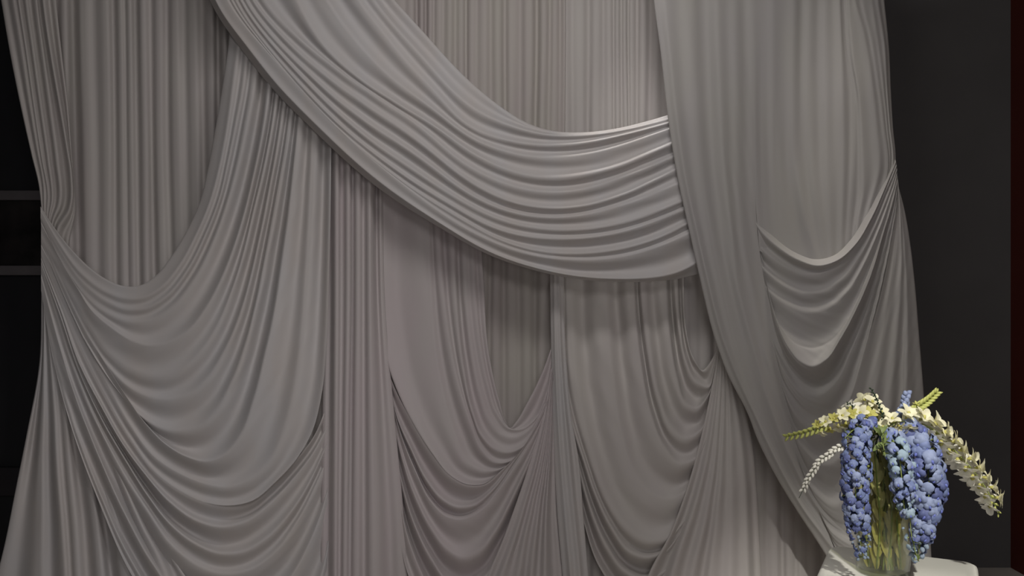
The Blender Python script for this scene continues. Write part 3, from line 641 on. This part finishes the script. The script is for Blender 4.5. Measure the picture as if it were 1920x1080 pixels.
# ------------------------------------------------------------------ flowers
BLUE = [mat_plain('periwinkle_petal', c, 0.55, 0.3, 0.22, 40, trans=0.2) for c in
        ((0.18, 0.225, 0.41, 1), (0.27, 0.32, 0.49, 1), (0.125, 0.15, 0.32, 1), (0.31, 0.40, 0.48, 1))]
GREYB = mat_plain('grey_blue_bud', (0.22, 0.27, 0.34, 1), 0.6, 0.3, 0.2, 40)
KEEL = mat_plain('deep_blue_keel', (0.13, 0.16, 0.45, 1), 0.5, 0.3, 0.15, 40)
CREAM = mat_plain('cream_petal', (0.80, 0.77, 0.56, 1), 0.55, 0.3, 0.08, 30, trans=0.25)
WHITE = mat_plain('white_petal', (0.80, 0.78, 0.70, 1), 0.55, 0.3, 0.06, 30, trans=0.25)
YELLOW = mat_plain('yellow_green_petal', (0.56, 0.53, 0.16, 1), 0.55, 0.3, 0.15, 30, trans=0.25)
BUD = mat_plain('yellow_green_bud', (0.42, 0.44, 0.13, 1), 0.55, 0.3, 0.2, 30)
LEAF = mat_plain('leaf_green', (0.17, 0.22, 0.07, 1), 0.5, 0.4, 0.3, 25, trans=0.15)
STEM = mat_plain('stem_green', (0.20, 0.24, 0.06, 1), 0.55, 0.4, 0.25, 20)
DARK = mat_plain('dark_green_stem', (0.030, 0.050, 0.028, 1), 0.6, 0.3, 0.25, 20)

def dome(rx, ry, rz_, nr=4, ns=9, open_=1.7, off=(0, 0, 0), tilt=0.0):
    """rounded, slightly closed cup of a petal: a cap of an ellipsoid reaching past its equator"""
    v = [(0, 0, rz_)]; f = []
    for i in range(1, nr + 1):
        th = open_ * i / nr
        for j in range(ns):
            ph = 2 * math.pi * j / ns
            v.append((rx * math.sin(th) * math.cos(ph), ry * math.sin(th) * math.sin(ph), rz_ * math.cos(th)))
    for j in range(ns): f.append((0, 1 + j, 1 + (j + 1) % ns))
    for i in range(nr - 1):
        for j in range(ns):
            a = 1 + i * ns + j; b = 1 + i * ns + (j + 1) % ns
            f.append((a, a + ns, b + ns, b))
    c, s_ = math.cos(tilt), math.sin(tilt)
    v = [(x + off[0], y * c - z * s_ + off[1], y * s_ + z * c + off[2]) for x, y, z in v]
    return v, f

def join(parts):
    V, Fc, Mi = [], [], []
    for (v, f), m in parts:
        o = len(V); V += v; Fc += [tuple(i + o for i in q) for q in f]; Mi += [m] * len(f)
    return V, Fc, Mi

def blue_floret_mesh(m, k):
    r = random.Random(k)
    parts = [(dome(0.0175, 0.0155, 0.0060, open_=1.5, off=(0, 0.007, 0.003), tilt=-0.55), 0),
             (dome(0.0095, 0.0125, 0.0070, off=(-0.0075, -0.006, 0.006), tilt=0.35, ns=8, nr=3, open_=1.6), 0),
             (dome(0.0095, 0.0125, 0.0075, off=(0.0070, -0.007, 0.004), tilt=0.5, ns=8, nr=3, open_=1.6), 0),
             (dome(0.004, 0.007, 0.008, off=(0, -0.008, 0.007), tilt=0.6, ns=6, nr=3), 1),
             (dome(0.004, 0.004, -0.010, off=(0, 0, 0.0), ns=6, nr=3, open_=1.5), 2)]
    V, Fc, Mi = join(parts)
    V = [(x * (1 + r.uniform(-.08, .08)), y * (1 + r.uniform(-.08, .08)), z) for x, y, z in V]
    return mesh('floret', V, Fc, [m, KEEL, STEM], midx=Mi)
BLUE_FLORET = [blue_floret_mesh(m, i) for i, m in enumerate(BLUE)]

def bud_mesh(name, m, r, h, ns=7, nr=5):
    v = [(0, 0, 0)]; f = []
    for i in range(1, nr):
        t = i / nr; rad = r * math.sin(math.pi * t ** 0.8) ** 0.8
        v += [(rad * math.cos(2 * math.pi * j / ns), rad * math.sin(2 * math.pi * j / ns), h * t) for j in range(ns)]
    v.append((0, 0, h)); e = len(v) - 1
    for j in range(ns): f.append((0, 1 + (j + 1) % ns, 1 + j))
    for i in range(nr - 2):
        for j in range(ns):
            a = 1 + i * ns + j; b = 1 + i * ns + (j + 1) % ns; f.append((a, b, b + ns, a + ns))
    for j in range(ns): f.append((e - ns + j, e - ns + (j + 1) % ns, e))
    return mesh(name, v, f, m)
BUD_GREEN = bud_mesh('bud', BUD, 0.006, 0.026)
BUD_GREY = bud_mesh('bud', GREYB, 0.007, 0.018)
BUD_DARK = bud_mesh('bud', DARK, 0.004, 0.010)
BUD_BLUE = bud_mesh('bud', BLUE[1], 0.008, 0.018)
BUD_WHITE = bud_mesh('bud', WHITE, 0.0045, 0.017)

def petal_mesh(name, m, ln, wd, curl, cup=0.25, tip=0.8, nl=6, nw=4):
    v = []; f = []
    for i in range(nl + 1):
        t = i / nl; half = wd / 2 * (math.sin(math.pi * min(1, 0.10 + t * tip)) ** 0.7)
        if i == nl: half *= 0.45
        for j in range(nw + 1):
            s_ = -1 + 2 * j / nw
            x = half * s_; up = cup * abs(s_) ** 2 * half
            ang = curl * t
            y = ln * (math.sin(ang) / curl if curl else t); z = ln * ((1 - math.cos(ang)) / curl if curl else 0)
            v.append((x, y, z + up))
    for i in range(nl):
        for j in range(nw):
            a = i * (nw + 1) + j; f.append((a, a + 1, a + nw + 2, a + nw + 1))
    me = mesh(name, v, f, m)
    return me
PETAL_W = petal_mesh('petal', WHITE, 0.036, 0.021, -0.9)
PETAL_C = petal_mesh('petal', CREAM, 0.036, 0.021, -0.9)
PETAL_Y = petal_mesh('petal', YELLOW, 0.030, 0.016, -0.7)
LEAF_M = petal_mesh('leaf', LEAF, 0.075, 0.026, -0.9, 0.3)
def throat_mesh(m):
    v, f = lathe([(0.0015, 0.0), (0.0045, 0.006), (0.0065, 0.014), (0.004, 0.018), (0.0008, 0.021)], 8)
    return mesh('floret', v, f, m)
THROAT_Y = throat_mesh(YELLOW); THROAT_B = throat_mesh(BUD)

def frame_quat(direction, roll):
    d = Vector(direction).normalized()
    return (d.to_track_quat('Z', 'Y').to_matrix() @ Matrix.Rotation(roll, 3, 'Z')).to_euler()

def spine(pts, n=60):
    p3 = np.array([list(P(*p)) for p in pts])
    # interpolate as a smooth 3-D curve by chord length
    seg = np.linalg.norm(np.diff(p3, axis=0), axis=1); t = np.concatenate([[0], np.cumsum(seg)]); m = np.zeros_like(p3)
    d = np.diff(p3, axis=0) / seg[:, None]; m[0], m[-1] = d[0], d[-1]
    for i in range(1, len(p3) - 1): m[i] = (d[i-1] * seg[i] + d[i] * seg[i-1]) / (seg[i] + seg[i-1])
    out = []
    for x in np.linspace(0, t[-1], n):
        k = min(max(np.searchsorted(t, x, side='right') - 1, 0), len(seg) - 1); h = seg[k]; s_ = (x - t[k]) / h
        out.append((2*s_**3-3*s_**2+1)*p3[k] + (s_**3-2*s_**2+s_)*h*m[k] + (-2*s_**3+3*s_**2)*p3[k+1] + (s_**3-s_**2)*h*m[k+1])
    return [Vector(o) for o in out]

def tube(name, path, r0, r1, m, parent, base, ns=7):
    v = []; f = []; n = len(path)
    for i, p in enumerate(path):
        tg = (path[min(i + 1, n - 1)] - path[max(i - 1, 0)]).normalized()
        a = tg.cross(Vector((0.31, 0.92, 0.2))).normalized(); b = tg.cross(a)
        r = r0 + (r1 - r0) * i / (n - 1)
        v += [p - base + (a * math.cos(2 * math.pi * j / ns) + b * math.sin(2 * math.pi * j / ns)) * r for j in range(ns)]
    for i in range(n - 1):
        for j in range(ns):
            k = (j + 1) % ns; f.append((i * ns + j, i * ns + k, (i + 1) * ns + k, (i + 1) * ns + j))
    f.append(tuple(range(ns))[::-1]); f.append(tuple(range((n - 1) * ns, n * ns)))
    return link(name, mesh(name, v, f, m), parent)

foot_i = [0]
def new_stem(name, label, pts, cat='flower', r0=0.0035, r1=0.0014, m=None, group=None):
    """a cut stem standing in the vase: foot on the vase floor, up through the mouth, then along pts"""
    k = foot_i[0]; foot_i[0] += 1
    a = k * 2.399; rr = 0.02 + 0.045 * ((k * 0.37) % 1)
    foot = Vector((VX + rr * math.cos(a), VY + rr * math.sin(a), TZ + 0.020))
    mouth = Vector((VX + 0.055 * math.cos(a + 2.6), VY + 0.055 * math.sin(a + 2.6), TZ + VH - 0.02))
    sp = spine(pts)
    low = [foot.lerp(mouth, i / 12) + Vector((0.006 * math.sin(i * 0.9 + k), 0, 0)) for i in range(13)]
    # blend from the mouth to the visible spray
    br = []
    for i in range(1, 9):
        t = i / 9; br.append(mouth.lerp(sp[0], t) + Vector((0, 0, 0.02 * math.sin(math.pi * t))))
    root = empty(name, foot); tag(root, label, cat, group)
    tube('stem', low + br + sp, r0, r1, m or STEM, root, foot)
    return root, foot, sp

def basis(sp, t):
    x = t * (len(sp) - 1); i = min(int(x), len(sp) - 2)
    p = sp[i].lerp(sp[i + 1], x - i); tg = (sp[min(i + 2, len(sp) - 1)] - sp[max(i - 1, 0)]).normalized()
    a = tg.cross(Vector((0.1, 1.0, 0.05)))
    a.normalize(); b = tg.cross(a).normalized()
    return p, tg, a, b

def wisteria(label, pts, n, rad, size, t0=0.2, taper=0.45, seed=0, mats=(0, 1, 2), budfrom=0.86, thin=1.0):
    root, foot, sp = new_stem('wisteria_spray', label, pts, m=STEM, group='blue wisteria sprays')
    r = random.Random(seed)
    for i in range(n):
        t = t0 + (1 - t0) * (i + r.random() * 0.6) / n
        p, tg, a, b = basis(sp, t)
        ph = i * 2.399 + r.uniform(-.4, .4)
        prof = math.sin(math.pi * min(1, 0.16 + (t - t0) / (1 - t0) * taper * 1.9)) ** 0.6
        n_ = a * math.cos(ph) + b * math.sin(ph)
        rr = rad * prof * r.uniform(0.72, 1.06)
        pos = p + n_ * rr
        dirn = n_ + tg * 0.25 + Vector((0, -0.25, 0.1))
        if t > budfrom and r.random() < 0.75:
            link('bud', BUD_GREY, root, pos - foot, frame_quat(n_ + tg * 0.8, r.uniform(0, 6)), size * r.uniform(0.7, 1.1))
        else:
            k = r.choice(mats)
            sc = size * r.uniform(0.8, 1.15) * (1 if t < 0.8 else 0.8)
            # banner side up: local Y follows world up
            d = dirn.normalized(); up = Vector((0, 0, 1)); x_ = up.cross(d)
            if x_.length < 1e-3: x_ = Vector((1, 0, 0))
            x_.normalize(); y_ = d.cross(x_)
            e = (Matrix((x_, y_, d)).transposed() @ Matrix.Rotation(r.uniform(-.8, .8), 3, 'Z') @ Matrix.Rotation(r.uniform(-.5, .5), 3, 'X')).to_euler()
            link('floret', BLUE_FLORET[k], root, pos - foot, e, sc)
    for j in range(3):
        p, tg, a, b = basis(sp, 0.06 + 0.09 * j)
        ph = j * 2.2 + seed
        link('leaf', LEAF_M, root, p - foot, frame_quat(a * math.cos(ph) * 0.5 + Vector((0, -0.2, 1)), ph), 0.8 + 0.2 * j)
    for j in range(4):
        p, tg, a, b = basis(sp, 0.84 + 0.05 * j)
        ph = j * 2.4 + seed
        link('leaf', LEAF_M, root, p - foot, frame_quat(a * math.cos(ph) + b * math.sin(ph) * 0.4 - Vector((0, 0.5, 0.4)), ph), 0.42)
    return root

Y0 = 3.28
wisteria('dense blue wisteria spray hanging down the left side of the vase',
         [(1640, 808, 3.24), (1626, 792, 3.20), (1610, 812, 3.16), (1606, 860, 3.14), (1604, 920, 3.135), (1608, 980, 3.13), (1618, 1046, 3.125)],
         175, 0.045, 0.86, 0.12, 0.42, 1, (0, 0, 1, 2), 0.84)
wisteria('large-petalled blue wisteria spray hanging down the right side of the vase',
         [(1672, 815, 3.24), (1700, 806, 3.20), (1728, 828, 3.17), (1738, 870, 3.15), (1742, 920, 3.15), (1732, 980, 3.15), (1720, 1046, 3.15)],
         105, 0.048, 1.32, 0.1, 0.44, 2, (0, 1, 1, 2), 0.88)
WR = [o for o in COL.objects if o.get('label', '').startswith('large-petalled')][0]
link('petal', PETAL_W, WR, P(1752, 938, 3.14) - WR.location, (0.2, 0.3, -1.75), 0.8)
wisteria('short pale blue wisteria spray hanging in front of the vase mouth',
         [(1660, 815, 3.22), (1672, 822, 3.16), (1684, 850, 3.12), (1690, 890, 3.10), (1693, 930, 3.10), (1697, 968, 3.10)],
         58, 0.036, 1.0, 0.1, 0.45, 3, (1, 3, 3, 0), 0.82)
wisteria('thin sparse wisteria spray with greenish buds trailing below the right spray',
         [(1680, 820, 3.22), (1700, 850, 3.13), (1704, 920, 3.11), (1706, 970, 3.11), (1710, 1010, 3.11), (1722, 1052, 3.11)],
         26, 0.024, 0.85, 0.2, 0.4, 4, (0, 3), 0.55)

def blossom(root, foot, pos, dirn, petal, throat, size, seed, n=6):
    r = random.Random(seed)
    c = link('floret', throat, root, pos - foot, frame_quat(dirn, r.uniform(0, 6)), size)
    for i in range(n):
        lay = i % 2
        e = Matrix.Rotation(2 * math.pi * i / n + r.uniform(-.15, .15), 4, 'Z') @ Matrix.Rotation(0.75 + 0.25 * lay + r.uniform(-.2, .2), 4, 'X')
        o = link('petal', petal, c, (0, 0, 0.008), e.to_euler(), r.uniform(0.85, 1.1))
    return c

def spike(name, label, pts, blooms, petal, throat, buds, stemmat=None, seed=0, bud=BUD_GREEN, budsize=1.0, cat='flower', r0=0.0035, r1=0.0016):
    """blooms: list of (t, angle, size)"""
    root, foot, sp = new_stem(name, label, pts, cat, r0, r1, stemmat)
    r = random.Random(seed)
    for k, (t, ang, size) in enumerate(blooms):
        p, tg, a, b = basis(sp, t)
        n_ = a * math.cos(ang) + b * math.sin(ang)
        blossom(root, foot, p + n_ * 0.010, n_ + tg * 0.6, petal if not callable(petal) else petal(k), throat, size, seed * 31 + k)
    for k, (t, ang, size) in enumerate(buds):
        p, tg, a, b = basis(sp, t)
        n_ = a * math.cos(ang) + b * math.sin(ang)
        link('bud', bud, root, p - foot + n_ * 0.002, frame_quat(n_ * 0.7 + tg, r.uniform(0, 6)), size * budsize)
    return root

def ring(t0, t1, n, s0, s1, step=2.1, ph=0.3):
    return [(t0 + (t1 - t0) * i / max(1, n - 1), ph + step * i, s0 + (s1 - s0) * i / max(1, n - 1)) for i in range(n)]

spike('gladiolus_spike', 'long cream flower spike drooping to the right against the dark wall',
      [(1668, 818, 3.26), (1692, 790, 3.24), (1740, 800, 3.20), (1790, 845, 3.17), (1833, 893, 3.15), (1862, 940, 3.14), (1873, 966, 3.14)],
      ring(0.16, 0.90, 32, 1.55, 1.15), lambda k: PETAL_W if k % 3 else PETAL_C, THROAT_Y, ring(0.86, 0.99, 8, 0.9, 0.5), seed=5)
spike('gladiolus_spike', 'yellow-green flower spike reaching out to the left over the drapery',
      [(1645, 815, 3.26), (1628, 785, 3.24), (1592, 783, 3.21), (1545, 798, 3.18), (1505, 812, 3.16), (1473, 819, 3.15)],
      ring(0.18, 0.70, 20, 1.15, 0.75), lambda k: PETAL_C if k % 2 == 0 else PETAL_Y, THROAT_Y, ring(0.60, 0.99, 26, 1.25, 0.9), seed=6)
spike('gladiolus_spike', 'short cream spike rising at the top left of the bouquet',
      [(1650, 815, 3.28), (1646, 785, 3.29), (1636, 766, 3.29), (1622, 752, 3.29)],
      ring(0.1, 0.95, 9, 1.2, 1.05), PETAL_C, THROAT_Y, [], seed=7)
spike('gladiolus_spike', 'white blossoms at the upper left behind the blue spray',
      [(1640, 815, 3.31), (1620, 785, 3.32), (1602, 770, 3.33), (1588, 762, 3.33)],
      ring(0.25, 0.95, 7, 1.1, 0.95), PETAL_W, THROAT_Y, [], seed=8)
spike('gladiolus_spike', 'cream blossoms in the middle above the blue sprays',
      [(1660, 815, 3.22), (1672, 795, 3.2), (1690, 790, 3.18), (1706, 792, 3.17)],
      ring(0.2, 0.95, 8, 1.05, 0.95), PETAL_C, THROAT_Y, [], seed=9)
spike('bud_spike', 'yellow-green bud spike pointing up to the right',
      [(1672, 815, 3.3), (1690, 788, 3.3), (1718, 766, 3.3), (1740, 750, 3.3), (1756, 735, 3.3)],
      [(0.6, 0.4, 0.6), (0.68, 3.3, 0.55)], PETAL_Y, THROAT_B, ring(0.40, 0.99, 30, 1.4, 1.0), seed=10)
spike('delphinium_sprig', 'small sprig of blue buds standing up at the top right',
      [(1665, 815, 3.26), (1680, 790, 3.26), (1694, 765, 3.26), (1700, 738, 3.26)],
      [], PETAL_W, THROAT_B, ring(0.3, 0.98, 24, 1.6, 1.25, 2.3), seed=11, bud=BUD_BLUE)
spike('dark_sprig', 'thin dark green sprig with tiny buds rising at the top of the bouquet',
      [(1656, 815, 3.24), (1656, 785, 3.22), (1646, 755, 3.21), (1632, 727, 3.2)],
      [], PETAL_W, THROAT_B, ring(0.3, 0.99, 24, 1.1, 0.8, 2.2), DARK, 12, BUD_DARK, 1.0, 'sprig', 0.003, 0.0012)
spike('dark_sprig', 'thin dark green sprig bending left among the white blossoms',
      [(1648, 815, 3.25), (1632, 785, 3.24), (1612, 768, 3.24), (1588, 755, 3.24)],
      [], PETAL_W, THROAT_B, ring(0.4, 0.99, 16, 1.0, 0.8, 2.2), DARK, 13, BUD_DARK, 1.0, 'sprig', 0.003, 0.0012)
w1 = spike('white_bell_sprig', 'thin drooping sprig with tiny white bells at the far left of the bouquet',
      [(1640, 820, 3.25), (1605, 826, 3.2), (1565, 845, 3.16), (1535, 868, 3.14), (1515, 900, 3.13), (1498, 934, 3.12)],
      [], PETAL_W, THROAT_B, ring(0.35, 0.92, 44, 1.5, 1.1, 2.25), DARK, 14, BUD_WHITE, 1.0, 'sprig', 0.0025, 0.0010)

spike('leafy_sprig', 'small green leafy sprig between the two blue sprays',
      [(1655, 818, 3.2), (1652, 812, 3.15), (1655, 830, 3.1), (1660, 856, 3.08)],
      [], PETAL_W, THROAT_B, ring(0.2, 0.98, 14, 0.55, 0.4, 2.2), STEM, 15, LEAF_M, 1.0, 'sprig', 0.003, 0.0012)
spike('leafy_sprig', 'small green leafy sprig left of the blue sprays under the cream blossoms',
      [(1640, 815, 3.22), (1620, 800, 3.18), (1600, 806, 3.15), (1584, 822, 3.13)],
      [], PETAL_W, THROAT_B, ring(0.2, 0.98, 14, 0.5, 0.35, 2.2), STEM, 16, LEAF_M, 1.0, 'sprig', 0.003, 0.0012)
# loose foliage standing in the vase, pressed against the glass
FOLI = mat_plain('pale_olive_leaf', (0.50, 0.45, 0.17, 1), 0.5, 0.4, 0.3, 18, trans=0.25)
FOLI_M = petal_mesh('leaf', FOLI, 0.095, 0.040, -0.5, 0.3)
where = ['at the front left', 'at the back', 'at the front right', 'at the left', 'at the right', 'in the middle',
         'at the front', 'at the back left', 'at the back right']
spots_ = [(-0.042, -0.045), (0.0, 0.062), (0.042, -0.045), (-0.062, 0.0), (0.062, 0.0), (0.0, 0.0), (0.0, -0.062), (-0.042, 0.045), (0.042, 0.045)]
for k in range(9):
    foot = Vector((VX + spots_[k][0] * 0.9, VY + spots_[k][1] * 0.9, TZ + 0.022))
    root = tag(empty('foliage_stem', foot), 'pale olive leaf stem pressed inside the glass vase ' + where[k], 'leaf stem', 'foliage inside the vase')
    path = [foot + Vector((0.010 * math.sin(i * 0.5 + k), 0.008 * math.cos(i * 0.4 + k), 0.045 * i)) for i in range(11)]
    tube('stem', path, 0.004, 0.002, STEM, root, foot)
    for j in range(9):
        p = path[j] - foot; ph = j * 2.2 + k
        link('leaf', FOLI_M, root, p, (math.pi / 2 - 0.15, 0.22 * math.sin(ph * 1.3), 0.35 * math.cos(ph)), 0.85)
